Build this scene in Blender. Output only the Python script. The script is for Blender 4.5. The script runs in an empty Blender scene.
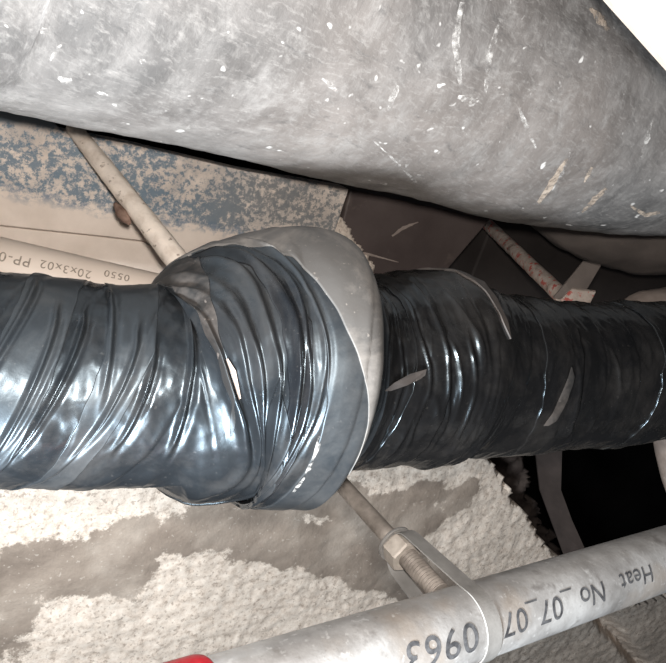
import bpy, bmesh, math
import numpy as np
from mathutils import Vector, Matrix
from mathutils.bvhtree import BVHTree

# ------------------------------------------------------------------ frame of the place
# world: Z up to the slab, X along the pipe runs, Y across them.  The camera looks up obliquely.
F = 700.0; CX = 333.0; CY = 331.5
Wv = np.array((-.449, .799, .401)); Wv /= np.linalg.norm(Wv)
Pv = np.array((.838, .545, .016)); Pv -= Wv * (Pv @ Wv); Pv /= np.linalg.norm(Pv)
Qv = np.cross(Wv, Pv)
M3 = np.array((Pv, Qv, Wv))
OFF = np.array((0, 0, 1.7))
def W(c): return (np.asarray(c, float) @ M3.T) + OFF          # survey (camera) axes -> world
def ray(px, py): return np.array(((px - CX) / F, 1.0, -(py - CY) / F))
def P(px, py, d): return W(ray(px, py) * d)                     # sight line at a measured distance
def onz(px, py, h):                                             # sight line met with level z = 1.7+h
    r = ray(px, py); return W(r * (h / (r @ Wv)))
def wdir(c): return np.asarray(c, float) @ M3.T

scene = bpy.context.scene
COL = scene.collection
cam_d = bpy.data.cameras.new('camera'); cam = bpy.data.objects.new('camera', cam_d); COL.objects.link(cam)
cam_d.sensor_fit = 'HORIZONTAL'; cam_d.sensor_width = 36; cam_d.lens = F / 666 * 36
cam_d.clip_start = .01
r_, u_, b_ = wdir((1, 0, 0)), wdir((0, 0, 1)), wdir((0, -1, 0))
mw = Matrix.Identity(4)
for i in range(3):
    mw[i][0], mw[i][1], mw[i][2], mw[i][3] = r_[i], u_[i], b_[i], OFF[i]
cam.matrix_world = mw
scene.camera = cam
vs = scene.view_settings
vs.view_transform = 'Standard'; vs.look = 'None'; vs.gamma = 1; vs.use_curve_mapping = False
vs.exposure = 0.0

world = bpy.data.worlds.new('void_air'); scene.world = world; world.use_nodes = True
bg = world.node_tree.nodes['Background']; bg.inputs[0].default_value = (.9, .93, 1, 1); bg.inputs[1].default_value = .03

def lamp(name, kind, cpos, energy, color, size, aim=None):
    l = bpy.data.lights.new(name, kind); l.energy = energy; l.color = color
    o = bpy.data.objects.new(name, l); COL.objects.link(o); o.location = W(cpos)
    if kind == 'AREA':
        l.shape = 'DISK'; l.size = size
        d = Vector(W(aim) - W(cpos)); o.rotation_euler = d.to_track_quat('-Z', 'Y').to_euler()
    else: l.shadow_soft_size = size
    return o
lamp('phone_flash', 'POINT', (.010, .0, .030), 28.0, (1, .95, .895), .014)
lamp('work_light', 'AREA', (-.22, -.02, -.42), 25.0, (.88, .95, 1.0), .2, aim=(-.05, .8, -.12))

# ------------------------------------------------------------------ helpers
rng = np.random.RandomState(7)
_perm = rng.permutation(512); _g = rng.uniform(0, 2 * np.pi, 512)
def perlin(x, y):
    x = np.asarray(x, float); y = np.asarray(y, float)
    xi = np.floor(x).astype(int); yi = np.floor(y).astype(int); xf = x - xi; yf = y - yi
    def gr(ix, iy, dx, dy):
        a = _g[_perm[(_perm[ix % 512] + iy) % 512]]
        return np.cos(a) * dx + np.sin(a) * dy
    f = lambda t: t * t * t * (t * (t * 6 - 15) + 10)
    u, v = f(xf), f(yf)
    a = gr(xi, yi, xf, yf); b = gr(xi + 1, yi, xf - 1, yf); c = gr(xi, yi + 1, xf, yf - 1); d = gr(xi + 1, yi + 1, xf - 1, yf - 1)
    return ((a * (1 - u) + b * u) * (1 - v) + (c * (1 - u) + d * u) * v) * 1.5
def fbm(x, y, o=4):
    s = 0; a = 1.
    for i in range(o): s = s + a * perlin(x * 2 ** i + 13 * i, y * 2 ** i + 7 * i); a *= .5
    return s
def sstep(a, b, x):
    t = np.clip((x - a) / (b - a), 0, 1); return t * t * (3 - 2 * t)

def mesh_np(name, V, faces, uv=None, attr=None, smooth=True):
    me = bpy.data.meshes.new(name)
    V = np.asarray(V, np.float32).reshape(-1, 3)
    if isinstance(faces, np.ndarray):
        n, k = faces.shape
        me.vertices.add(len(V)); me.vertices.foreach_set('co', V.ravel())
        me.loops.add(n * k); me.loops.foreach_set('vertex_index', faces.astype(np.int32).ravel())
        me.polygons.add(n); me.polygons.foreach_set('loop_start', np.arange(0, n * k, k, dtype=np.int32))
        me.update(calc_edges=True)
    else:
        me.from_pydata(V.tolist(), [], faces); me.update()
    if uv is not None:
        l = me.uv_layers.new(name='UVMap'); idx = np.empty(len(me.loops), np.int32); me.loops.foreach_get('vertex_index', idx)
        l.data.foreach_set('uv', np.asarray(uv, np.float32).reshape(-1, 2)[idx].ravel())
    if attr is not None:
        for k2, v2 in attr.items():
            a = me.attributes.new(k2, 'FLOAT', 'POINT'); a.data.foreach_set('value', np.asarray(v2, np.float32).ravel())
    me.validate()
    me.polygons.foreach_set('use_smooth', np.full(len(me.polygons), smooth))
    return me
def obj(name, me, mat=None, parent=None):
    o = bpy.data.objects.new(name, me); COL.objects.link(o)
    if mat and not me.materials: me.materials.append(mat)
    if parent is not None:
        o.parent = parent; o.matrix_parent_inverse = Matrix.Translation(-Vector(parent.location))
    return o
def tag(o, label, cat, group=None):
    o['label'] = label; o['category'] = cat
    if group: o['group'] = group
    return o
def thing(name, label, cat, loc, group=None):
    o = bpy.data.objects.new(name, None); COL.objects.link(o); o.location = Vector(loc); o.empty_display_size = .05
    return tag(o, label, cat, group)
def struct(o): o['kind'] = 'structure'; return o

def grid_faces(n, m, closed):
    i = np.arange(n - 1)[:, None]; j = np.arange(m if closed else m - 1)[None, :]
    j2 = (j + 1) % m
    f = np.stack(np.broadcast_arrays(i * m + j, i * m + j2, (i + 1) * m + j2, (i + 1) * m + j), -1)
    return f.reshape(-1, 4)
def frames(C, ref):
    T = np.gradient(C, axis=0); T /= np.linalg.norm(T, axis=1)[:, None]
    U = ref - (T @ ref)[:, None] * T; U /= np.linalg.norm(U, axis=1)[:, None]
    return T, U, np.cross(T, U)
def resample(pts, n):
    pts = np.asarray(pts, float); d = np.r_[0, np.cumsum(np.linalg.norm(np.diff(pts[:, :3], axis=0), axis=1))]
    t = np.linspace(0, d[-1], n)
    out = np.stack([np.interp(t, d, pts[:, k]) for k in range(pts.shape[1])], 1)
    return out
def smooth_rows(a, it):
    for _ in range(it): a[1:-1] = .25 * a[:-2] + .5 * a[1:-1] + .25 * a[2:]
    return a
def tube(name, pts, rad, n=24, m=24, mat=None, parent=None, sm=0, disp=None, cap=True, ref=None):
    """round bar / duct swept through world points; rad per point"""
    a = np.column_stack([np.asarray(pts, float), np.broadcast_to(rad, len(pts))])
    a = resample(a, n); a = smooth_rows(a, sm)
    C, R = a[:, :3], a[:, 3]
    T, U, B = frames(C, np.array((0, 0, 1.) if ref is None else ref))
    th = np.linspace(0, 2 * np.pi, m, endpoint=False)
    S = np.r_[0, np.cumsum(np.linalg.norm(np.diff(C, axis=0), axis=1))]
    RR = np.repeat(R[:, None], m, 1)
    if disp is not None: RR = RR + disp(S[:, None] + 0 * th[None], th[None] + 0 * S[:, None], RR)
    V = C[:, None] + RR[..., None] * (np.cos(th)[None, :, None] * U[:, None] + np.sin(th)[None, :, None] * B[:, None])
    uv = np.stack([np.repeat(S[:, None], m, 1), RR * th[None]], -1)
    f = grid_faces(n, m, True)[:, ::-1]
    faces = f
    if cap:
        faces = [tuple(x) for x in f.tolist()] + [tuple(range(m)), tuple(range((n - 1) * m, n * m))[::-1]]
    me = mesh_np(name, V, faces, uv)
    if cap:
        sm_ = [True] * len(f) + [False] * 2; me.polygons.foreach_set('use_smooth', sm_[:len(me.polygons)])
    return obj(name, me, mat, parent)
def prism(name, pts, up, mat, parent=None, bevel=.0):
    """plate: outline of world points, thickness vector up"""
    bm = bmesh.new(); up = np.asarray(up, float)
    a = [bm.verts.new(p) for p in pts]; b = [bm.verts.new(np.asarray(p) + up) for p in pts]
    bm.faces.new(a); bm.faces.new(b[::-1]); n = len(a)
    for i in range(n): bm.faces.new((a[i], b[i], b[(i + 1) % n], a[(i + 1) % n]))
    bmesh.ops.recalc_face_normals(bm, faces=bm.faces)
    if bevel: bmesh.ops.bevel(bm, geom=bm.edges[:], offset=bevel, segments=2, affect='EDGES', profile=.5)
    me = bpy.data.meshes.new(name); bm.to_mesh(me); bm.free()
    return obj(name, me, mat, parent)
def bvh(o):
    me = o.data; return BVHTree.FromPolygons([v.co for v in me.vertices], [p.vertices for p in me.polygons])
def mark(name, tree, pix, widths, mat, parent, lift=.0006, n=14, seed=0):
    """scrape / smear lying on a surface: narrow ragged strip following it"""
    pix = resample(np.array(pix, float), n); w = np.interp(np.linspace(0, 1, n), np.linspace(0, 1, len(widths)), widths)
    rg = np.random.RandomState(seed + 3)
    t = np.gradient(pix, axis=0); t /= np.linalg.norm(t, axis=1)[:, None]; nn = np.stack([-t[:, 1], t[:, 0]], 1)
    V = []; K = 4
    for i in range(n):
        for k in range(K):
            o = (k / (K - 1) - .5) * w[i] * (1 + (rg.rand() - .5) * .7)
            x, y = pix[i] + nn[i] * o
            d = wdir(ray(x, y)); d /= np.linalg.norm(d)
            hit = tree.ray_cast(Vector(OFF), Vector(d))
            if hit[0] is None: return None
            V.append(hit[0] + hit[1] * (lift if hit[1].dot(Vector(d)) < 0 else -lift))
    return obj(name, mesh_np(name, V, grid_faces(n, K, False)), mat, parent)

# ------------------------------------------------------------------ materials
class N:
    def __init__(s, name):
        s.m = bpy.data.materials.new(name); s.m.use_nodes = True; s.t = s.m.node_tree; s.b = s.t.nodes['Principled BSDF']; s._co = {}
    def n(s, typ, **k):
        nd = s.t.nodes.new(typ)
        for a, b in k.items(): setattr(nd, a, b)
        return nd
    def l(s, a, b): s.t.links.new(a, b)
    def co(s, kind='Object', scale=(1, 1, 1)):
        key = (kind, scale)
        if key not in s._co:
            tc = s.n('ShaderNodeTexCoord'); mp = s.n('ShaderNodeMapping'); mp.inputs['Scale'].default_value = scale
            s.l(tc.outputs[kind], mp.inputs[0]); s._co[key] = mp.outputs[0]
        return s._co[key]
    def noise(s, scale, detail=4, rough=.55, kind='Object', st=(1, 1, 1), dist=0):
        nd = s.n('ShaderNodeTexNoise'); nd.inputs['Scale'].default_value = scale; nd.inputs['Detail'].default_value = detail
        nd.inputs['Roughness'].default_value = rough; nd.inputs['Distortion'].default_value = dist
        s.l(s.co(kind, st), nd.inputs['Vector']); return nd.outputs[0]
    def ramp(s, fac, stops):
        r = s.n('ShaderNodeValToRGB'); e = r.color_ramp.elements
        while len(e) < len(stops): e.new(.5)
        for k, (p, c) in enumerate(stops):
            e[k].position = p; e[k].color = (c, c, c, 1) if not hasattr(c, '__len__') else (*c, 1)
        s.l(fac, r.inputs[0]); return r.outputs[0]
    def mix(s, fac, a, b):
        m = s.n('ShaderNodeMix', data_type='RGBA')
        for v, k in ((fac, 0), (a, 6), (b, 7)):
            if hasattr(v, 'links'): s.l(v, m.inputs[k])
            else: m.inputs[k].default_value = v if k == 0 else (*v, 1)
        return m.outputs[2]
    def math(s, op, a, b=0.):
        m = s.n('ShaderNodeMath', operation=op)
        for k, v in enumerate((a, b)):
            if hasattr(v, 'links'): s.l(v, m.inputs[k])
            else: m.inputs[k].default_value = v
        return m.outputs[0]
    def attr(s, name):
        a = s.n('ShaderNodeAttribute'); a.attribute_name = name; return a.outputs['Fac']
    def fin(s, col, rough=.5, metal=0., bump=None, bs=.3, bd=.002, spec=.5, coat=0., coatr=.2, tint=(1, 1, 1)):
        for v, k in ((col, 'Base Color'), (rough, 'Roughness'), (metal, 'Metallic'), (spec, 'Specular IOR Level'), (coat, 'Coat Weight'), (coatr, 'Coat Roughness'), (tint, 'Specular Tint')):
            if hasattr(v, 'links'): s.l(v, s.b.inputs[k])
            else: s.b.inputs[k].default_value = (*v, 1) if hasattr(v, '__len__') else v
        if bump is not None:
            b = s.n('ShaderNodeBump'); b.inputs['Strength'].default_value = bs; b.inputs['Distance'].default_value = bd
            s.l(bump, b.inputs['Height']); s.l(b.outputs[0], s.b.inputs['Normal'])
        return s.m

def m_concrete():
    k = N('rough_concrete')
    sm0 = k.attr('smooth')
    sm = k.ramp(k.math('ADD', sm0, k.math('MULTIPLY', k.math('SUBTRACT', k.noise(38, 7, .75), .5), 1.5)), [(.42, 0.), (.58, 1.)])
    a = k.ramp(k.noise(68, 7, .78), [(.33, (.48, .385, .315)), (.45, (.76, .64, .54)), (.60, (.90, .785, .68))])
    pits = k.ramp(k.noise(125, 4, .65), [(.36, 1.), (.44, 0.)])
    a = k.mix(k.math('MULTIPLY', pits, .7), a, (.36, .28, .225))
    b = k.ramp(k.noise(9, 7, .62), [(.30, (.23, .182, .148)), (.5, (.345, .28, .23)), (.72, (.50, .42, .355))])
    fl = k.ramp(k.noise(120, 2), [(.66, 0.), (.71, 1.)])
    b = k.mix(k.math('MULTIPLY', fl, .5), b, (.62, .54, .47))
    c = k.mix(sm, a, b)
    big = k.ramp(k.noise(3.2, 3), [(.35, .78), (.65, 1.05)])
    c2 = k.n('ShaderNodeMix', data_type='RGBA', blend_type='MULTIPLY'); c2.inputs[0].default_value = 1.
    k.l(c, c2.inputs[6]); k.l(big, c2.inputs[7])
    return k.fin(c2.outputs[2], .92, bump=k.noise(160, 5, .7), bs=.6, bd=.004, spec=.2)
def m_simple(name, stops, scale=20, rough=.6, det=5, bs=.25, bscale=90, bd=.002, kind='Object', st=(1, 1, 1), specks=(), metal=0., spec=.4, coat=0.):
    k = N(name)
    c = k.ramp(k.noise(scale, det, .6, kind, st), stops)
    for sc, p0, p1, col, amt, *rest in specks:
        stt = rest[0] if rest else (1, 1, 1)
        c = k.mix(k.math('MULTIPLY', k.ramp(k.noise(sc, 4, .62, kind, stt), [(p0, 0.), (p1, 1.)]), amt), c, col)
    return k.fin(c, rough, metal, bump=k.noise(bscale, 4, .6, kind), bs=bs, bd=bd, spec=spec, coat=coat)
def m_tape(name, base, dust, amt, r0=.24, r1=.5, coat=.0):
    k = N(name)
    d1 = k.ramp(k.noise(14, 7, .7, dist=.4), [(.46, 0.), (.72, 1.)])
    d2 = k.ramp(k.noise(230, 2, .5), [(.68, 0.), (.74, 1.)])
    d = k.math('MAXIMUM', k.math('MULTIPLY', d1, amt), k.math('MULTIPLY', d2, amt * .8))
    c = k.mix(d, base, dust)
    r = k.math('ADD', k.ramp(k.noise(24, 5, .6), [(.3, r0), (.7, r1)]), k.math('MULTIPLY', d, .3))
    return k.fin(c, r, bump=k.noise(60, 5, .6), bs=.12, bd=.0025, spec=.65, coat=coat, tint=(.72, .88, 1))

CONC = m_concrete()
TAPE = m_tape('black_tape', (.012, .0135, .0155), (.10, .09, .082), .25, .2, .42)
TAPE_B = m_tape('black_tape_shiny', (.009, .010, .012), (.09, .08, .072), .2, .16, .32)
TAPE_G = m_tape('grey_black_tape', (.021, .0235, .0265), (.12, .112, .105), .3, .3, .46)
TAPE_D = m_tape('dusty_grey_tape', (.10, .092, .086), (.27, .24, .215), .85, .5, .75)
TAPE_K = m_tape('deep_black_tape', (.0055, .0052, .0053), (.06, .052, .046), .2, .17, .30)
BROWN_T = m_tape('brown_dust_tape', (.020, .0175, .016), (.125, .102, .088), .75, .35, .65)
RIM_T = m_tape('brown_rim_tape', (.040, .032, .028), (.12, .096, .082), .7, .45, .7)
def m_bigduct():
    k = N('scuffed_grey_duct_skin')
    c = k.ramp(k.noise(7, 7, .66, 'UV'), [(.32, (0.060, 0.059, 0.059)), (.48, (0.118, 0.112, 0.109)), (.68, (0.227, 0.214, 0.206))])
    warm = k.ramp(k.noise(2.2, 3, .5, 'UV'), [(.40, 0.), (.60, 1.)])
    c = k.mix(k.math('MULTIPLY', warm, .5), c, (0.193, 0.162, 0.144))
    streak = k.ramp(k.noise(9, 6, .7, 'UV', (2.6, .7, 1)), [(.52, 0.), (.74, 1.)])
    c = k.mix(k.math('MULTIPLY', streak, .45), c, (0.262, 0.248, 0.238))
    rub = k.ramp(k.noise(34, 7, .75, 'UV', (1., .8, 1)), [(.50, 0.), (.70, 1.)])
    c = k.mix(k.math('MULTIPLY', rub, .65), c, (0.276, 0.262, 0.251))
    fine = k.ramp(k.noise(150, 4, .7, 'UV', (.6, 1.4, 1)), [(.52, 0.), (.70, 1.)])
    c = k.mix(k.math('MULTIPLY', fine, .45), c, (0.317, 0.300, 0.286))
    dark = k.ramp(k.noise(60, 6, .75, 'UV', (.5, 1.5, 1)), [(.56, 0.), (.72, 1.)])
    c = k.mix(k.math('MULTIPLY', dark, .65), c, (0.062, 0.060, 0.060))
    spk = k.ramp(k.noise(62, 2, .5, 'UV'), [(.69, 0.), (.74, 1.)])
    c = k.mix(spk, c, (0.551, 0.530, 0.510))
    return k.fin(c, .5, 0., bump=k.noise(48, 6, .7, 'UV'), bs=.4, bd=.004, spec=.45)
BIGD = m_bigduct()
BROWN_DUCT = m_simple('brown_grey_duct', [(.3, (.13, .11, .10)), (.7, (.22, .185, .165))], 12, .6, specks=[(60, .62, .74, (.22, .18, .155), .6)])
BROWN_BOX = m_simple('brown_painted_metal', [(.3, (.075, .056, .052)), (.7, (.115, .09, .083))], 9, .55, specks=[(22, .62, .8, (.22, .175, .15), .5)])
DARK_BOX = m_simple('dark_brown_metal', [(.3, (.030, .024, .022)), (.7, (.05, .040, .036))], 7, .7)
VOID_SHADE = m_simple('void_shade_black', [(.3, (.0035, .003, .003)), (.7, (.007, .006, .006))], 6, .95, spec=.05)  # near-black colour stands in for the unlit depth of the void
UNDER = m_simple('brown_backing', [(.3, (.03, .022, .02)), (.7, (.10, .078, .068))], 18, .9, spec=.1)
STRIP = m_simple('brown_strip_metal', [(.3, (.04, .031, .028)), (.7, (.065, .05, .045))], 20, .8, spec=.2)
GALV = m_simple('galvanised_steel', [(.30, (.22, .205, .195)), (.5, (.42, .405, .395)), (.68, (.62, .61, .60))], 17, .4, 8, .4, 60, .002,
                specks=[(11, .54, .66, (.36, .30, .25), .6), (130, .60, .70, (.72, .71, .70), .5), (30, .60, .70, (.16, .14, .13), .55), (90, .62, .70, (.2, .18, .165), .45)], metal=.3, spec=.6)
STRAP = m_simple('galvanised_strap', [(.3, (.20, .19, .18)), (.7, (.33, .315, .30))], 30, .55, metal=.2)
ROD = m_simple('dull_rod_steel', [(.3, (.17, .145, .125)), (.7, (.36, .315, .28))], 60, .6, metal=.2)
NUTM = m_simple('dusty_nut_steel', [(.3, (.34, .295, .255)), (.7, (.60, .54, .48))], 70, .6, metal=.1)
ROD_P = m_simple('chipped_cream_paint', [(.3, (.52, .43, .355)), (.5, (.70, .61, .53)), (.7, (.82, .71, .61))], 45, .6, bs=.5,
                 specks=[(75, .60, .66, (.15, .10, .075), .8), (30, .66, .72, (.20, .15, .12), .7)])
RUST = m_simple('rust_scab', [(.3, (.10, .055, .04)), (.7, (.26, .17, .13))], 90, .9, bs=.8)
ROD_R = m_simple('red_flecked_paint', [(.3, (.30, .23, .19)), (.7, (.62, .54, .48))], 60, .7,
                 specks=[(85, .55, .60, (.45, .05, .035), .85), (50, .60, .66, (.12, .08, .07), .7)])
PVC = m_simple('cream_conduit', [(.3, (.60, .50, .425)), (.7, (.70, .60, .52))], 8, .5, bs=.08)
INK_B = m_simple('faded_brown_ink', [(.35, (.15, .12, .095)), (.65, (.36, .30, .25))], 160, .8)
INK = m_simple('stencil_ink', [(.35, (.035, .035, .038)), (.65, (.11, .11, .115))], 140, .6)
WHITE = m_simple('white_board', [(.3, (.86, .84, .81)), (.7, (.9, .88, .86))], 12, .7)
WEDGE = m_simple('board_cut_edge', [(.3, (.52, .43, .36)), (.7, (.62, .53, .46))], 40, .8)
REDM = m_simple('red_sleeve_plastic', [(.3, (.42, .012, .022)), (.7, (.50, .018, .03))], 30, .45)
SC_W = m_simple('white_scrape', [(.3, (.42, .40, .385)), (.7, (.66, .63, .60))], 160, .7)
SC_T = m_simple('tan_scrape', [(.3, (.30, .235, .185)), (.7, (.48, .40, .33))], 120, .8)
def ragged(m, scale, p0, p1):
    t = m.node_tree; k = t.nodes.new('ShaderNodeTexNoise'); k.inputs['Scale'].default_value = scale; k.inputs['Detail'].default_value = 6; k.inputs['Roughness'].default_value = .7
    c = t.nodes.new('ShaderNodeTexCoord'); t.links.new(c.outputs['Object'], k.inputs['Vector'])
    r = t.nodes.new('ShaderNodeMapRange'); r.inputs[1].default_value = p0; r.inputs[2].default_value = p1
    t.links.new(k.outputs[0], r.inputs[0]); t.links.new(r.outputs[0], t.nodes['Principled BSDF'].inputs['Alpha']); return m
ragged(SC_W, 110, .44, .66); ragged(SC_T, 110, .36, .56)
PALE = m_simple('pale_lagging', [(.3, (.24, .19, .165)), (.7, (.40, .33, .29))], 25, .8)

# ------------------------------------------------------------------ the slab overhead
D = .95
def poly_inside(poly, x, y):
    ins = np.zeros(x.shape, bool); n = len(poly)
    for i in range(n):
        (x0, y0), (x1, y1) = poly[i], poly[(i + 1) % n]
        c = ((y0 > y) != (y1 > y)) & (x < (x1 - x0) * (y - y0) / (y1 - y0 + 1e-12) + x0)
        ins ^= c
    return ins
def seg_dist(pts, x, y):
    d = np.full(x.shape, 9.)
    for (x0, y0), (x1, y1) in zip(pts[:-1], pts[1:]):
        dx, dy = x1 - x0, y1 - y0; t = np.clip(((x - x0) * dx + (y - y0) * dy) / (dx * dx + dy * dy), 0, 1)
        d = np.minimum(d, np.hypot(x - x0 - t * dx, y - y0 - t * dy))
    return d
def flat(pix, h): return [tuple(onz(a, b, h)[:2]) for a, b in pix]
def soffit(name, h, pix, mat, smooth_areas=(), cracks=(), amp=.0028, step=.005, jag=.012, depth=.08):
    pol = flat(pix, h); xs = [p[0] for p in pol]; ys = [p[1] for p in pol]
    gx = [min(xs)]
    while gx[-1] < max(xs): gx.append(gx[-1] + step * (1 + max(0, gx[-1] - .9) * 1.0))
    gx = np.array(gx); gy = np.arange(min(ys), max(ys), step * 1.05)
    X, Y = np.meshgrid(gx, gy, indexing='ij')
    jx = jag * fbm(X * 28, Y * 28, 4); jy = jag * fbm(X * 28 + 40, Y * 28 + 9, 4)
    ins = poly_inside(pol, X + jx, Y + jy)
    sm = np.zeros(X.shape)
    wob = .035 * fbm(X * 9, Y * 9, 6)
    for pts, wid in smooth_areas:
        sm = np.maximum(sm, sstep(.035, -.035, seg_dist(flat(pts, h), X, Y) - wid + wob))
    rough = amp * (fbm(X * 40, Y * 40, 4) + .5 * perlin(X * 95, Y * 95))
    soft = .004 * fbm(X * 8, Y * 8, 3)
    Z = OFF[2] + h + soft + (1 - sm) * rough + sm * (.0012 * fbm(X * 40, Y * 40, 3) - .003)
    for pts, wid, dep in cracks:
        Z += dep * sstep(wid, 0, seg_dist(flat(pts, h), X, Y) + .008 * fbm(X * 30, Y * 30, 3))
    n, m = X.shape
    f = grid_faces(n, m, False); keep = ins.ravel()[f].all(1); f = f[keep]
    V = np.stack([X, Y, Z], -1).reshape(-1, 3)
    # broken edge: skirt turned up into the slab
    e = np.concatenate([f[:, [0, 1]], f[:, [1, 2]], f[:, [2, 3]], f[:, [3, 0]]])
    key = np.sort(e, 1); kk = key[:, 0].astype(np.int64) * (n * m) + key[:, 1]
    _, inv, cnt = np.unique(kk, return_inverse=True, return_counts=True)
    be = e[cnt[inv] == 1]
    used = np.unique(f); re = np.full(n * m, -1); re[used] = np.arange(len(used)); V2 = V[used]; f = re[f]; be = re[be]
    bv = np.unique(be); rb = np.full(len(V2), -1); rb[bv] = len(V2) + np.arange(len(bv))
    top = V2[bv] + np.array((0, 0, depth))
    sk = np.stack([be[:, 1], be[:, 0], rb[be[:, 0]], rb[be[:, 1]]], 1)
    sv = np.r_[sm.ravel()[used], np.ones(len(bv))]
    return struct(obj(name, mesh_np(name, np.r_[V2, top], np.r_[f, sk], attr={'smooth': sv}), mat))
slab_pix = [(-480, 200), (330, 200), (425, 330), (486, 450), (503, 478), (528, 518), (556, 557), (586, 602), (640, 605), (720, 592), (735, 740), (-480, 740)]
soffit('ceiling', D, slab_pix, CONC,
       smooth_areas=[([(-10, 640), (15, 585), (60, 560), (110, 562), (170, 540), (240, 512), (330, 505), (420, 520)], .05),
                     ([(20, 570), (90, 575), (140, 560)], .05),
                     ([(250, 530), (330, 545), (400, 570), (440, 600)], .075),
                     ([(395, 500), (470, 490)], .03)],
       cracks=[([(584, 598), (612, 630), (650, 675)], .035, .05)])
soffit('ceiling_backing', D + .09, [(470, 380), (515, 440), (530, 462), (528, 490), (541, 515), (550, 530), (566, 560), (600, 620), (480, 640), (440, 470)], UNDER,
       amp=.01, step=.008, jag=.03, depth=.03)
# pocket in the slab beyond the broken edge, its darkness painted on a sheet
def quad_box(name, pix, h0, dz, mat, bevel=0):
    return prism(name, [onz(a, b, h0) for a, b in pix], (0, 0, dz), mat, bevel=bevel)
struct(quad_box('ceiling_void', [(-300, -250), (500, -60), (800, 60), (900, 420), (900, 640), (520, 640), (440, 460), (-300, 420)], 1.62, .03, VOID_SHADE))

# ------------------------------------------------------------------ things behind the taped duct
HB = .90
brd = thing('painted_board', 'cream board with flaking blue paint, behind the slanting cream rod', 'board', onz(120, 210, HB))
def m_board():
    k = N('flaking_blue_paint')
    tc = k.n('ShaderNodeTexCoord'); sx = k.n('ShaderNodeSeparateXYZ'); k.l(tc.outputs['Object'], sx.inputs[0])
    def side(a, b):          # signed distance from the line a-b on the board, positive towards the big duct
        A = onz(*a, HB); B = onz(*b, HB); d = (B - A)[:2]; L = np.hypot(*d); nx, ny = d[1] / L, -d[0] / L
        T = onz(a[0], a[1] - 60, HB)
        s = 1 if (T[0] - A[0]) * nx + (T[1] - A[1]) * ny > 0 else -1
        v = k.math('ADD', k.math('MULTIPLY', sx.outputs[0], s * nx), k.math('MULTIPLY', sx.outputs[1], s * ny))
        return k.math('SUBTRACT', v, s * (A[0] * nx + A[1] * ny))
    base = k.ramp(k.noise(14, 5, .6), [(.3, (.58, .49, .42)), (.7, (.74, .64, .56))])
    wob = k.math('MULTIPLY', k.math('SUBTRACT', k.noise(40, 4, .6), .5), .03)
    zone = k.ramp(k.math('MULTIPLY', k.math('ADD', side((0, 192), (330, 252)), wob), 60.), [(.0, 0.), (.5, 1.)])
    fl = k.ramp(k.math('ADD', k.noise(105, 7, .78), k.math('MULTIPLY', k.noise(16, 3), .35)), [(.64, 0.), (.72, 1.)])
    wash = k.ramp(k.noise(20, 6, .7, dist=.6), [(.38, 0.), (.68, .75)])
    line = k.ramp(k.math('ABSOLUTE', k.math('ADD', side((0, 190), (330, 250)), wob)), [(.0, 1.), (.012, 0.)])
    greyer = k.ramp(k.math('MULTIPLY', side((150, 100), (190, 300)), 3.), [(.0, 0.), (.4, 1.)])
    c = k.mix(k.math('MULTIPLY', k.math('MULTIPLY', zone, wash), .75), base, (.235, .225, .225))
    c = k.mix(k.math('MULTIPLY', k.math('MULTIPLY', zone, fl), .8), c, k.mix(greyer, (.06, .135, .20), (.12, .14, .155)))
    c = k.mix(k.math('MULTIPLY', line, k.ramp(k.noise(55, 5, .7), [(.45, 0.), (.55, .8)])), c, (.10, .16, .23))
    solid = k.ramp(k.math('MULTIPLY', k.math('ADD', side((0, 124), (60, 131)), k.math('MULTIPLY', wob, .4)), 90.), [(0., 0.), (.6, 1.)])
    c = k.mix(solid, c, (.16, .19, .22))
    return k.fin(c, .7, bump=k.noise(70, 6, .72), bs=.35, bd=.002, spec=.3)
BOARD = m_board()
# one plate in two leaves that meet at a fine seam
up = (0, 0, .03)
b1 = prism('board_panel', [onz(*p, HB) for p in ((-400, -20), (-90, 70), (-20, 98), (50, 120), (62, 131), (130, 144), (240, 170), (349, 189), (333, 238), (325, 330), (188, 262), (143, 241), (100, 236), (-90, 216), (-400, 183))], up, BOARD, brd, .0015)
b2 = prism('board_panel', [onz(*p, HB + .002) for p in ((-400, 184), (-90, 217), (100, 237), (143, 242), (188, 263), (300, 316), (-400, 316))], up, BOARD, brd, .0015)

cond = thing('printed_conduit', 'cream round conduit with faded brown printing, just above the black taped duct', 'conduit', P(60, 282, .80))
c_pts = [P(-80, 250, .74), P(0, 267, .765), P(90, 287, .795), P(200, 311, .83), P(260, 324, .85)]
c_pts[0] = c_pts[1] + (c_pts[0] - c_pts[1]) * 2.6
cr = .0325
cd = tube('conduit_tube', c_pts, cr, 40, 40, PVC, cond)

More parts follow.
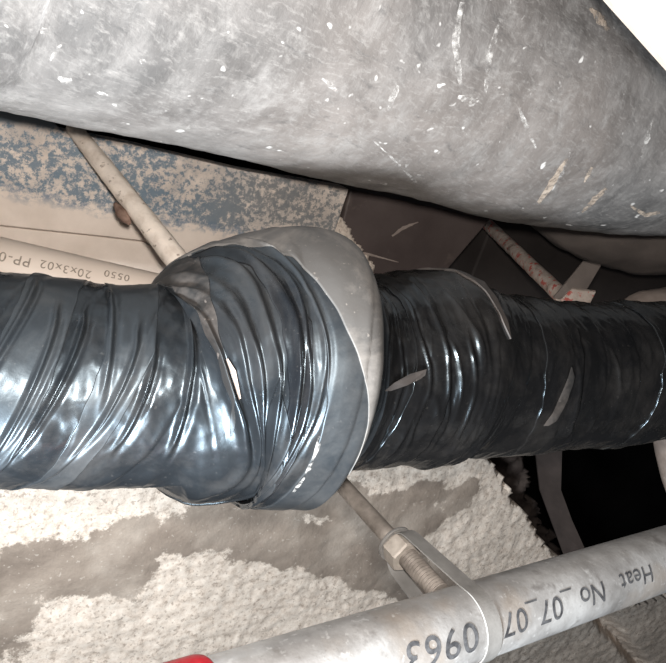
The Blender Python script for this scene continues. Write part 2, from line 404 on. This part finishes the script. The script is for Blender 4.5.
def text_mesh(s, size, spacing=1.0):
    cu = bpy.data.curves.new('t', 'FONT'); cu.body = s; cu.size = size; cu.space_character = spacing; cu.align_x = 'CENTER'; cu.align_y = 'CENTER'; cu.offset = size * .006
    o = bpy.data.objects.new('t', cu); COL.objects.link(o); bpy.context.view_layer.update()
    dg = bpy.context.evaluated_depsgraph_get(); me = bpy.data.meshes.new_from_object(o.evaluated_get(dg))
    bpy.data.objects.remove(o); bpy.data.curves.remove(cu)
    bm = bmesh.new(); bm.from_mesh(me); bpy.data.meshes.remove(me)
    bmesh.ops.triangulate(bm, faces=bm.faces)
    for _ in range(2): bmesh.ops.subdivide_edges(bm, edges=bm.edges[:], cuts=1, use_grid_fill=True)
    bmesh.ops.triangulate(bm, faces=bm.faces)
    return bm
def wrap_text(name, s, size, A, B, r, at, mat, parent, spacing=1., lift=.0004, stretch=1., bold=0, ls=None):
    """print wrapped on a bar from A to B of radius r, upside down for the camera, centred on the sight line at=(px,py)"""
    A = np.asarray(A); B = np.asarray(B); d = (B - A) / np.linalg.norm(B - A)
    o = OFF; rd = wdir(ray(*at)); rd /= np.linalg.norm(rd)
    # sight line meets the bar
    m = o - A; a = rd - (rd @ d) * d; b = m - (m @ d) * d
    qa, qb, qc = a @ a, 2 * a @ b, b @ b - r * r; disc = max(qb * qb - 4 * qa * qc, 0)
    t = (-qb - math.sqrt(disc)) / (2 * qa); hit = o + t * rd
    s0 = (hit - A) @ d; e1 = hit - A - s0 * d; e1 /= np.linalg.norm(e1); e2 = np.cross(d, e1)
    if e2 @ wdir((0, 0, 1)) < 0: e2 = -e2
    bm = text_mesh(s, size, spacing)
    for v in bm.verts:
        ax = s0 - v.co.x * stretch; ph = -v.co.y / r
        v.co = A + ax * d + (r + lift) * (math.cos(ph) * e1 + math.sin(ph) * e2)
    bmesh.ops.recalc_face_normals(bm, faces=bm.faces)
    me = bpy.data.meshes.new(name); bm.to_mesh(me); bm.free()
    return obj(name, me, mat, parent)
for s, at, sz in (('PP-0', (15, 259), .0155), ('20x3x02', (66, 269), .0135), ('0550', (117, 275.5), .0125)):
    i_ = 2 if at[0] > 90 else 1; wrap_text('printing', s, sz, c_pts[i_], c_pts[i_ + 1], cr, at, INK_B, cond, 1.15)

br = thing('slanting_rod', 'slanting cream rod with chipped paint in front of the blue flaked board', 'rod', P(190, 278, .70))
p0, p1 = onz(72, 126, HB), P(190, 277, .735)
rr = tube('rod_bar', [p0 + (p1 - p0) * .012, p0 + (p1 - p0) * .05, .5 * (p0 + p1), p1], [.0095, .0097, .0115, .0130], 40, 24, ROD_P, br,
          disp=lambda S, T, R: .0006 * fbm(S * 90, T * 2, 3))
lump = []
tt = np.linspace(0, 1, 9); q0, q1 = P(119, 199, .772), P(134, 220, .76)
tube('rust_flange', [q0 + (q1 - q0) * t + wdir((-.006, .004, -.004)) for t in tt], .0005 + .0055 * np.sin(np.pi * np.clip(tt, .02, .98)) ** .6, 16, 12, RUST, br,
     disp=lambda S, T, R: .0012 * fbm(S * 120, T * 2, 3))['label'] = 'rusty brown scab on the rod'

bx = thing('brown_duct_box', 'dark brown sheet metal box duct wedged between the blue board and black gap', 'duct', onz(410, 240, .95))
box_pts = [(352, 189), (420, 204), (491, 219), (449, 268), (436, 300), (340, 300), (338, 240), (350, 192)]
bface = prism('box_casing', [onz(*p, .955) for p in box_pts], (0, 0, .1), BROWN_BOX, bx, .003)
bt = bvh(bface)
mark('seam_ridge', bt, [(336, 250), (365, 253), (398, 262)], [2, 2, 1], PALE, bx, .0015, seed=1)
mark('dust_smear', bt, [(372, 296), (385, 278), (412, 268)], [10, 12, 6], PALE, bx, .001, seed=2)
mark('dust_smear', bt, [(392, 236), (402, 228), (418, 222)], [2, 3, 1], PALE, bx, .0008, seed=3)
# deeper dark box beyond it
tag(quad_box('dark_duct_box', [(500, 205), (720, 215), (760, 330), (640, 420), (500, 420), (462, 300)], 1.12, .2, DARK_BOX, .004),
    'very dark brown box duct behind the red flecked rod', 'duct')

fr = thing('flecked_bracket', 'pale rod with red flecks ending in a small winged bracket over black duct', 'bracket', P(565, 298, 1.05))
a0, a1 = onz(487, 224, 1.1), P(566, 300, 1.06)
tube('rod_bar', [a0, a1], .0125, 24, 16, ROD_R, fr, disp=lambda S, T, R: .0008 * fbm(S * 90, T * 2, 3))
prism('wing', [P(553, 298, 1.05), P(566, 283, 1.055), P(583, 262, 1.075), P(601, 266, 1.09), P(588, 288, 1.07), P(577, 303, 1.055)], wdir((.002, .006, .003)), BROWN_DUCT, fr, .001)
prism('wing', [P(560, 300, 1.04), P(572, 289, 1.045), P(596, 292, 1.05), P(590, 304, 1.045), P(570, 308, 1.04)], wdir((.002, .006, .003)), ROD_R, fr, .001)

d2 = thing('rear_round_duct', 'brown grey round duct tucked under the right end of the big grey duct', 'duct', P(640, 200, 1.35))
tube('duct_shell', [P(528, 216, 1.30), P(540, 214, 1.305), P(558, 210, 1.31), P(590, 204, 1.33), P(640, 202, 1.37), P(720, 204, 1.46), P(800, 206, 1.55)],
     [.012, .036, .074, .112, .142, .150, .152], 60, 64, BROWN_DUCT, d2, sm=2, disp=lambda S, T, R: .003 * fbm(S * 14, T * 2.5, 3))
d3 = thing('lagged_pipe_end', 'pale dusty lagging lump behind the black duct at the right edge', 'pipe', P(655, 320, 1.12))
tube('lagging', [P(614, 318, 1.1), P(622, 318, 1.105), P(638, 318, 1.11), P(660, 318, 1.13), P(740, 318, 1.2)], [.01, .026, .042, .049, .05], 40, 32, PALE, d3, sm=2,
     disp=lambda S, T, R: .002 * fbm(S * 30, T * 3, 3))
d4 = thing('brown_pipe_stub', 'brown pipe stub at the right edge under the black duct', 'pipe', P(690, 480, 1.5))
tube('stub', [P(672, 425, 1.5), P(676, 450, 1.5), P(682, 475, 1.5), P(698, 520, 1.5)], .042, 20, 24, PALE, d4)
st = thing('brown_strap', 'dim brown metal strap hanging in the black pocket beside the concrete edge', 'strap', P(560, 500, 1.72))
L = [(534, 430), (536, 455), (540, 490), (551, 520), (566, 560)]; R2 = [(562, 430), (562, 455), (561, 490), (572, 520), (590, 560)]
V = [P(*q, 1.74) for q in L] + [P(*q, 1.70) for q in R2]
V = np.array(V); nv = len(L); th_ = wdir((.0, .008, .0))
fs = []
for i in range(nv - 1):
    fs += [(i, i + 1, nv + i + 1, nv + i), (2 * nv + i, 3 * nv + i, 3 * nv + i + 1, 2 * nv + i + 1), (i, 2 * nv + i, 2 * nv + i + 1, i + 1), (nv + i, nv + i + 1, 3 * nv + i + 1, 3 * nv + i)]
obj('strap_band', mesh_np('strap_band', np.r_[V, V + th_], fs, smooth=False), STRIP, st)

# ------------------------------------------------------------------ big grey duct
bd_ = thing('big_grey_duct', 'large scuffed grey round duct across the top', 'duct', P(300, 0, .7))
def bigdisp(S, T, R):
    return .0035 * fbm(S * 5, T * 1.6, 3) + .0012 * fbm(S * 30, T * 8, 3)
bp = []
def key(px, py, rpx, d): bp.append((*P(px, py, d), rpx / F * d))
key(-170, -220, 300, .455); key(0, -148, 248, .53); key(150, -83, 212, .60); key(300, -18, 182, .69); key(430, 42, 153, .79); key(520, 83, 134, .87); key(590, 112, 118, .945); key(650, 132, 103, 1.03); key(720, 148, 90, 1.13); key(820, 160, 82, 1.27)
bp = np.array(bp); bp = np.r_[[bp[0] + (bp[0] - bp[1]) * (4., 4., 4., 0.)], bp]     # the run carries on past the frame
big = tube('duct_skin', bp[:, :3], bp[:, 3], 300, 160, BIGD, bd_, sm=10, disp=bigdisp)
gt = bvh(big)
for i, (pix, w, mt) in enumerate([
        ([(567, 158), (556, 176), (538, 203)], [3, 7, 4], SC_T), ([(570, 152), (563, 172), (552, 190)], [1, 3, 1], SC_W),
        ([(592, 167), (588, 175), (584, 182)], [2, 4, 1], SC_T), ([(519, 108), (527, 128), (536, 148)], [3, 4, 2], SC_W),
        ([(652, 118), (647, 138), (641, 157)], [2, 4, 2], SC_W), ([(606, 188), (594, 200), (582, 212)], [3, 6, 2], SC_T),
        ([(500, 20), (489, 55), (485, 92)], [3, 6, 3], SC_W), ([(462, 2), (455, 40), (461, 90)], [4, 8, 4], SC_W), ([(458, 96), (470, 102), (480, 98)], [4, 8, 3], SC_W),
        ([(398, 85), (392, 98), (388, 110)], [3, 7, 2], SC_W), ([(373, 140), (395, 160), (416, 182)], [1, 2, 3], SC_W),
        ([(58, 77), (66, 80), (72, 79)], [4, 8, 3], SC_W), ([(40, 31), (44, 30), (47, 28)], [5, 7, 2], SC_W), ([(96, 92), (103, 93), (108, 95)], [2, 4, 1], SC_W),
        ([(50, 60), (56, 50), (62, 44)], [2, 5, 2], SC_W), ([(140, 62), (143, 60), (146, 61)], [3, 5, 2], SC_W), ([(185, 128), (190, 126), (196, 127)], [2, 4, 1], SC_W),
        ([(322, 78), (330, 84), (338, 92)], [2, 6, 2], SC_W), ([(630, 205), (645, 215), (660, 212)], [2, 4, 2], SC_T), ([(590, 8), (600, 20), (608, 30)], [3, 9, 4], SC_T)]):
    mark('scrape', gt, pix, w, mt, bd_, .0005, seed=i)

wp = thing('white_board', 'blown out white board corner beside the big grey duct', 'board', P(680, 5, .5))
e0, e1 = P(559, -60, .52), P(720, 120, .52)
out = wdir((.30, -.02, .27))
prism('board_face', [e0, e1, e1 + out, e0 + out], wdir((.002, .008, .0)), WHITE, wp, .001)
prism('cut_edge', [e0, e1, e1 + wdir((-.0012, 0, -.0010)), e0 + wdir((-.0012, 0, -.0010))], wdir((.002, .009, 0)), WEDGE, wp)

# ------------------------------------------------------------------ black taped duct (the subject)
prof = np.array([(-500, 359, 143), (-110, 377, 119), (-60, 379, 114), (0, 381, 109), (60, 383, 105), (120, 384.5, 102), (160, 385, 101), (176, 385, 101.5), (184, 383, 106), (194, 378, 117), (208, 372, 127), (236, 369, 134), (280, 367, 139),
                 (301, 367, 138), (309, 368, 134), (319, 370, 118), (331, 372, 101), (346, 374, 95), (374, 374, 94), (392, 371, 96), (412, 368, 99.5), (436, 366.5, 99), (446, 367, 94), (458, 370, 88), (478, 374, 83.5), (500, 375, 80.5),
                 (560, 376, 75), (620, 374, 71.5), (666, 370, 69), (720, 367, 65), (800, 362, 60)], float)
NS, NT = 1400, 320
def dist(px): return 1 / (1.852 - .001145 * px)
PXs = np.linspace(-500, 800, NS)
cyS = smooth_rows(np.interp(PXs, prof[:, 0], prof[:, 1]), 120)
rpS = smooth_rows(np.interp(PXs, prof[:, 0], prof[:, 2]), 25)
dS = dist(PXs)
Cn = np.array([P(a, b, c) for a, b, c in zip(PXs, cyS, dS)])
Rn = rpS / F * dS * .985
Tn = np.gradient(smooth_rows(Cn.copy(), 40), axis=0); Tn /= np.linalg.norm(Tn, axis=1)[:, None]
upv = wdir((0, 0, 1)); Un = upv - (Tn @ upv)[:, None] * Tn; Un /= np.linalg.norm(Un, axis=1)[:, None]
Fn = np.cross(Un, Tn)                                 # towards the camera side
if (Fn[NS // 3] @ wdir((0, -1, 0))) < 0: Fn = -Fn
Sn = np.r_[0, np.cumsum(np.linalg.norm(np.diff(Cn, axis=0), axis=1))]

# bands: list of (theta deg, from px, to px); theta 0 = top, 90 = towards camera, 180 = bottom
BANDS = [
    ('tape_band', TAPE_G, 'smooth grey tape turn at the left', [(-40, 62, 100), (0, 30, 80), (45, 5, 58), (90, -25, 36), (135, -62, 0), (185, -110, -45)], .35, .0016),
    ('tape_band', TAPE_G, None, [(-40, 118, 160), (0, 98, 152), (40, 92, 138), (70, 84, 128), (95, 70, 108), (130, 48, 80), (185, 5, 50)], .75, .0012),
    ('tape_band', BROWN_T, 'dusty tape turn at the left shoulder of the bulge', [(-40, 190, 210), (0, 192, 210), (30, 193, 208), (60, 192, 201), (75, 190, 196), (95, 187, 190), (112, 183, 184)], .9, .0008),
    ('tape_band', TAPE_G, None, [(-10, 200, 222), (20, 226, 250), (40, 246, 272), (60, 258, 286), (80, 264, 296), (100, 264, 306), (120, 260, 308), (150, 248, 307), (200, 230, 304)], .15, .0014),
    ('tape_band', TAPE_D, 'dusty grey outer collar of the bulge', [(-60, 204, 312), (-25, 204, 313), (0, 208, 314), (12, 218, 314), (24, 234, 314), (40, 256, 314), (61, 272, 314), (79, 284, 313), (100, 299, 312), (114, 305, 311), (130, 308, 310.5)], .25, .0026),
    ('tape_band', TAPE_B, None, [(10, 208, 222), (40, 226, 244), (70, 234, 256), (100, 232, 252), (130, 218, 242), (160, 200, 228), (190, 180, 212)], .8, .0012),
    ('tape_band', TAPE, None, [(88, 226, 227), (100, 216, 229), (115, 210, 234), (140, 202, 232), (165, 184, 220), (190, 160, 200)], .4, .0018),
    ('tape_band', RIM_T, 'brown dusty rim of the second ring', [(-50, 418, 437), (-20, 424, 440), (0, 428, 442), (25, 434, 444), (50, 438.5, 445), (62, 441, 445), (72, 444, 445)], .3, .0020),
    ('tape_band', TAPE_K, None, [(-40, 355, 400), (0, 362, 402), (40, 366, 398), (80, 362, 392), (120, 350, 384), (180, 338, 374)], 1.1, .0014),
    ('tape_band', TAPE_K, None, [(-40, 506, 548), (0, 498, 540), (40, 490, 530), (90, 484, 520), (140, 490, 524), (190, 500, 540)], .7, .0013),
    ('tape_band', TAPE_K, None, [(-40, 600, 640), (0, 604, 646), (40, 606, 640), (90, 598, 630), (140, 592, 622), (190, 596, 630)], .9, .0016),
]
def band_lim(b, T):
    a = np.array(b[3], float); d = np.degrees(T)
    return np.interp(d, a[:, 0], a[:, 1]), np.interp(d, a[:, 0], a[:, 2]), (d >= a[0, 0]) & (d <= a[-1, 0])
def calm(PX, T):
    c = np.ones(np.broadcast(PX, T).shape)
    for b in BANDS:
        lo, hi, ok = band_lim(b, T)
        ins = ok * sstep(lo - 4, lo + 4, PX) * sstep(hi + 4, hi - 4, PX)
        c = c * (1 - ins) + b[4] * ins
    return c
def relief(PX, T):
    """height of the tape relief over the smooth duct, metres"""
    S = np.interp(PX, PXs, Sn)
    left = sstep(190, 165, PX); bulge = sstep(180, 205, PX) * sstep(335, 318, PX); right = sstep(325, 350, PX); far = sstep(460, 520, PX)
    h = .040 * left + .018 * bulge + (.012 - .010 * far) * right
    u = S + h * T
    z = 0
    # overlapping turns
    per = .050
    ph = (u / per + .12 * perlin(u * 6, T * .8)) % 1
    z = z + (.0016 * left + .0014 * bulge + .0012 * right) * (ph - .5) * sstep(1., .93, ph)
    # sharp gathers that fan out
    k = calm(PX, T)
    m = sstep(-.15, .5, perlin(u * 14 + 3, T * .9 + 5))
    r1 = (1 - np.abs(perlin(u * 34, T * .85 + .3 * perlin(u * 10, T)))) ** 7
    r2 = (1 - np.abs(perlin(u * 62 + 20, T * 1.5 + 9))) ** 6
    w = perlin(u * 46 + 7, T * 1.1 + 2)
    amp = .0012 * left + .0018 * bulge + .0026 * right * (1 - far) + .0024 * far
    z = z + k * amp * (r1 * m + .25 * r2 + .5 * w)
    z = z + .0022 * perlin(S * 18, T * 1.2 + 30) + .0030 * left * perlin(u * 16 + 4, T * .8) + .0006 * fbm(S * 70, T * 5, 2) * k
    # strong single folds on the bulge (arcs from the crown to the underside)
    for c0, a0, wd, am in ((193, 10, 2.6, .0055), (204, 11, 2.0, .003), (212, 13, 2.4, .0035), (225, 17, 2.8, .0045), (241, 22, 3.4, .0045), (252, 25, 2.2, .003), (262, 27, 2.2, .0035)):
        cen = c0 - a0 * (T - 1.35) ** 2 + 4.5 * perlin(T * 1.5 + c0 * .7, T * 0 + a0)
        g = np.exp(-((PX - cen) / wd) ** 2) - .7 * np.exp(-((PX - cen - wd * 1.9) / wd) ** 2)
        z = z + am * g * (.45 + .8 * np.abs(perlin(T * 1.3 + c0 * .31, T * 0 + 2.5))) * sstep(-.1, .5, T) * sstep(3.0, 2.2, T) * sstep(158, 176, PX)
    # long diagonal creases on the left run
    for c0, c1, t0, t1, am in ((40, -6, .9, 2.1, .005), (66, 10, .9, 2.15, .0055), (112, 68, 1.1, 2.1, .005), (128, 104, 1.2, 2.0, .004), (168, 150, .6, 2.0, .0045), (22, -30, .5, 1.6, .004), (95, 84, .4, 1.5, .003)):
        f = np.clip((T - t0) / (t1 - t0), -.2, 1.2)
        cen = c0 + (c1 - c0) * f ** 1.4 if False else c0 + (c1 - c0) * np.sign(f) * np.abs(f) ** 1.4
        wd = 2.6
        g = np.exp(-((PX - cen) / wd) ** 2) - .6 * np.exp(-((PX - cen - wd * 2) / (wd * 1.2)) ** 2)
        z = z + am * g * sstep(t0 - .3, t0 + .2, T) * sstep(t1 + .3, t1 - .2, T)
    # gathers just behind the bulge and round the second ring
    for c0, c1, am in ((340, 330, .003), (356, 346, .0035), (376, 367, .003), (394, 389, .003), (411, 409, .002), (425, 422, .0015)):
        cen = c0 + (c1 - c0) * (T / 2.) + 6 * perlin(T * 1.6 + c0, T * 0)
        g = np.exp(-((PX - cen) / 1.7) ** 2) - .6 * np.exp(-((PX - cen - 3.6) / 2.0) ** 2)
        z = z + am * g * (.35 + .9 * np.abs(perlin(T * 1.7 + c0 * .37, T * 0 + c1))) * sstep(.2, .8, T) * sstep(2.7, 2.1, T)
    return z
def tape_pt(PX, T, lift=0.):
    shp = np.broadcast(PX, T).shape; PX = np.broadcast_to(PX, shp); T = np.broadcast_to(T, shp)
    it = lambda A: np.stack([np.interp(PX, PXs, A[:, k]) for k in range(3)], -1)
    cT = np.cos(T); PXr = PX - sstep(290, 205, PX) * sstep(120, 170, PX) * np.where(cT > 0, 12 * cT, 20 * cT)
    R = np.interp(PXr, PXs, Rn) + relief(PX, T) + lift
    V = it(Cn) + R[..., None] * (np.cos(T)[..., None] * it(Un) + np.sin(T)[..., None] * it(Fn))
    uv = np.stack([np.interp(PX, PXs, Sn), .09 * T], -1)
    return V, uv
td = thing('taped_duct', 'glossy black taped flexible duct with a swollen joint across the middle', 'duct', P(290, 367, dist(290)))
T0 = np.linspace(-np.pi / 2, 3 * np.pi / 2, NT, endpoint=False)
# relief fades at the seam on the hidden side
V, uv = tape_pt(PXs[:, None], T0[None, :])
V[:, 0] = .5 * (V[:, 1] + V[:, -1])
split = [(-500, 181, 'left_run', TAPE), (181, 336, 'bulge', TAPE), (336, 452, 'second_ring', TAPE_K), (452, 800, 'right_run', TAPE_K)]
for a, b, nm, mt in split:
    i0, i1 = np.searchsorted(PXs, a), min(np.searchsorted(PXs, b) + 1, NS)
    o = obj(nm, mesh_np(nm, V[i0:i1], grid_faces(i1 - i0, NT, True), uv[i0:i1]), mt, td)
    if nm == 'bulge': o['label'] = 'swollen taped joint with deep folds'
for b in BANDS:
    a = np.array(b[3], float); n, m = 44, 130
    T = np.radians(np.linspace(a[0, 0], a[-1, 0], m))[:, None]
    lo, hi, _ = band_lim(b, T)
    wob = 1.6 * perlin(T * 5, T * 0 + a[0, 1])
    lo = lo + wob; hi = hi + 1.3 * perlin(T * 5 + 9, T * 0 + a[0, 2])
    f = np.r_[0, 0, np.linspace(0, 1, n - 4), 1, 1]; lf = np.r_[-.0015, .3, np.ones(n - 4), .3, -.0015]
    lf[0] = lf[-1] = -1.5
    PX = lo + (hi - lo) * f[None, :]
    V2, uv2 = tape_pt(PX, T + 0 * PX, lf[None, :] * b[5])
    o = obj(b[0], mesh_np(b[0], V2, grid_faces(m, n, False)[:, ::-1], uv2), b[1], td)
    if b[2]: o['label'] = b[2]
# loose flap and torn tail of tape
def flap(name, pts, mat, seed, lab, k=wdir((0, .0012, 0))):
    o = prism(name, pts, k, mat, td, .0003); o['label'] = lab
def tp(px, deg, lift): return tape_pt(np.array([float(px)]), np.array([math.radians(deg)]), lift)[0][0]
flap('loose_flap', [P(380, 395, .598), P(394, 383, .594), P(410, 374, .600), P(427, 369, .612), P(425, 377, .616), P(408, 385, .604)], RIM_T, 0, 'pale loose corner of tape')
def strip_on(name, rows, mat, lab, lift=.0022):
    L_ = []; n = len(rows)
    for (t, a, b) in rows:
        for f in np.linspace(0, 1, 6): L_.append(tp(a + (b - a) * f, t, lift))
    o = obj(name, mesh_np(name, np.array(L_), grid_faces(n, 6, False)), mat, td); o['label'] = lab
strip_on('torn_tail', [(82, 507, 508), (88, 504, 511), (93, 502, 510), (98, 500, 508), (104, 498, 507), (112, 497, 505), (118, 495, 504), (122, 494, 499)], BROWN_T, 'torn brown tail of tape', .003)
strip_on('residue_and_glint', [(112, 259, 261.5), (117, 258, 262), (121, 258, 260), (126, 256, 260), (131, 256, 258), (136, 253, 257), (141, 253, 255)], SC_W, 'pale scuff on the bulge', .003)
strip_on('residue_and_glint', [(78, 195, 197), (84, 195, 198), (90, 194, 196.5), (96, 193, 195)], PALE, 'tan glint painted on the bulge', .0028)  # pale strip painted in as a tan glint, not residue

# ------------------------------------------------------------------ galvanised pipe, hanger
K = 1.05
pr = .0315
def pc(px):                                # pipe axis from its two measured sections
    A = W(ray(470, 622) * .57 * K); B = W(ray(666, 557.5) * .72 * K)
    # the run is level: axis through A along X with B's small offset kept
    return A, B
PA, PB = pc(0); pd = (PB - PA) / np.linalg.norm(PB - PA)
gp = thing('galvanised_pipe', 'galvanised steel pipe stencilled with upside down dark lettering, bottom right', 'pipe', PA)
tube('pipe_barrel', [PA - pd * .42, PB + pd * .9], pr, 60, 64, GALV, gp)
for s, at, sz, sp in (('0963', (443, 646), .032, 1.08), ('_07_07', (540, 613), .0275, 1.03), ('No', (593, 594), .026, 1.), ('Heat', (637, 577), .0235, 1.08)):
    wrap_text('stencil_lettering', s, sz, PA, PB, pr, at, INK, gp, sp, .0004, 1.12 if s == '0963' else 1.06)
# red sleeve on the near end
def on_pipe(px):
    r = ray(px, 0); d = wdir(np.cross(ray(px, 0), ray(px, 100)))     # plane of sight at that column
    t = ((OFF - PA) @ d) / (pd @ d); return PA + pd * t
def at_axis(s): return PA + pd * s
S0 = (on_pipe(196) - PA) @ pd
sl = tube('red_sleeve', [at_axis(S0 - .10), at_axis(S0 - .02), at_axis(S0 + .004), at_axis(S0 + .0095), at_axis(S0 + .011)], [pr + .0035, pr + .0035, pr + .0035, pr + .002, pr + .0006], 60, 48, REDM, gp)
sl['label'] = 'bright red sleeve on the near end'

hg = thing('pipe_hanger', 'galvanised loop hanger with nut and threaded rod holding the stencilled pipe', 'hanger', PA)
zx = np.array((0, 0, 1.)); zx = zx - (zx @ pd) * pd; zx /= np.linalg.norm(zx); yx = np.cross(zx, pd)
S1 = (on_pipe(467) - PA) @ pd
HC = at_axis(S1)
ro = pr + .0008
H = .112
prof2 = []
for a in np.linspace(-200, 20, 45): prof2.append((ro * math.cos(math.radians(a)), ro * math.sin(math.radians(a))))
rt = .023
for a in np.linspace(8, 172, 22):
    prof2.append((rt * math.cos(math.radians(a)), H - rt + rt * math.sin(math.radians(a)) * .85))
prof2 = np.array(prof2 + [prof2[0]])
d = np.r_[0, np.cumsum(np.hypot(*np.diff(prof2, axis=0).T))]; t = np.linspace(0, d[-1], 140, endpoint=False)
pf = np.stack([np.interp(t, d, prof2[:, 0]), np.interp(t, d, prof2[:, 1])], 1)
for _ in range(3): pf = .25 * np.roll(pf, 1, 0) + .5 * pf + .25 * np.roll(pf, -1, 0)
tg = np.roll(pf, -1, 0) - np.roll(pf, 1, 0); tg /= np.linalg.norm(tg, axis=1)[:, None]; nr = np.stack([tg[:, 1], -tg[:, 0]], 1)
hw = .0085; th2 = .0009
V = []
for (x, y), (nx, ny) in zip(pf, nr):
    for o_, s_ in ((0, -hw), (th2, -hw + .0005), (th2, hw - .0005), (0, hw)):
        V.append(HC + yx * (x + nx * o_) + zx * (y + ny * o_) + pd * s_)
n = len(pf)
fs = [(i * 4 + j, i * 4 + (j + 1) % 4, ((i + 1) % n) * 4 + (j + 1) % 4, ((i + 1) % n) * 4 + j) for i in range(n) for j in range(4)]
me = mesh_np('strap_loop', V, fs, smooth=False)
bm = bmesh.new(); bm.from_mesh(me); bmesh.ops.recalc_face_normals(bm, faces=bm.faces); bm.to_mesh(me); bm.free()
obj('strap_loop', me, STRAP, hg)
# rod: plain upper length to the slab, threaded foot, hex nut and washer
top = (OFF[2] + D + .02 - HC[2]) / zx[2]
rr_ = .0088
tube('rod_shank', [HC + zx * (H - .002), HC + zx * top], rr_, 40, 20, ROD, hg, ref=pd)
zz = np.linspace(pr + .006, H - .004, 150)
tube('rod_thread', [HC + zx * q for q in zz], .0094 + .0009 * np.sin(zz * 2 * np.pi / .0034), 150, 20, ROD, hg, ref=pd)
def hexnut(name, z0, z1, r, mat):
    ring = lambda z, q: [HC + zx * z + q * (math.cos(math.radians(60 * i + 10)) * pd + math.sin(math.radians(60 * i + 10)) * yx) for i in range(6)]
    V = ring(z0, r * .93) + ring(z0 + .002, r) + ring(z1 - .002, r) + ring(z1, r * .93)
    fs = [(6 * k + i, 6 * k + (i + 1) % 6, 6 * k + 6 + (i + 1) % 6, 6 * k + 6 + i) for k in range(3) for i in range(6)] + [tuple(range(6))[::-1], tuple(range(18, 24))]
    return obj(name, mesh_np(name, np.array(V), fs, smooth=False), mat, hg)
hexnut('nut', H - .026, H - .006, .0175, NUTM)
tube('washer', [HC + zx * (H - .0065), HC + zx * (H - .0035)], .0185, 4, 28, STRAP, hg, ref=pd)
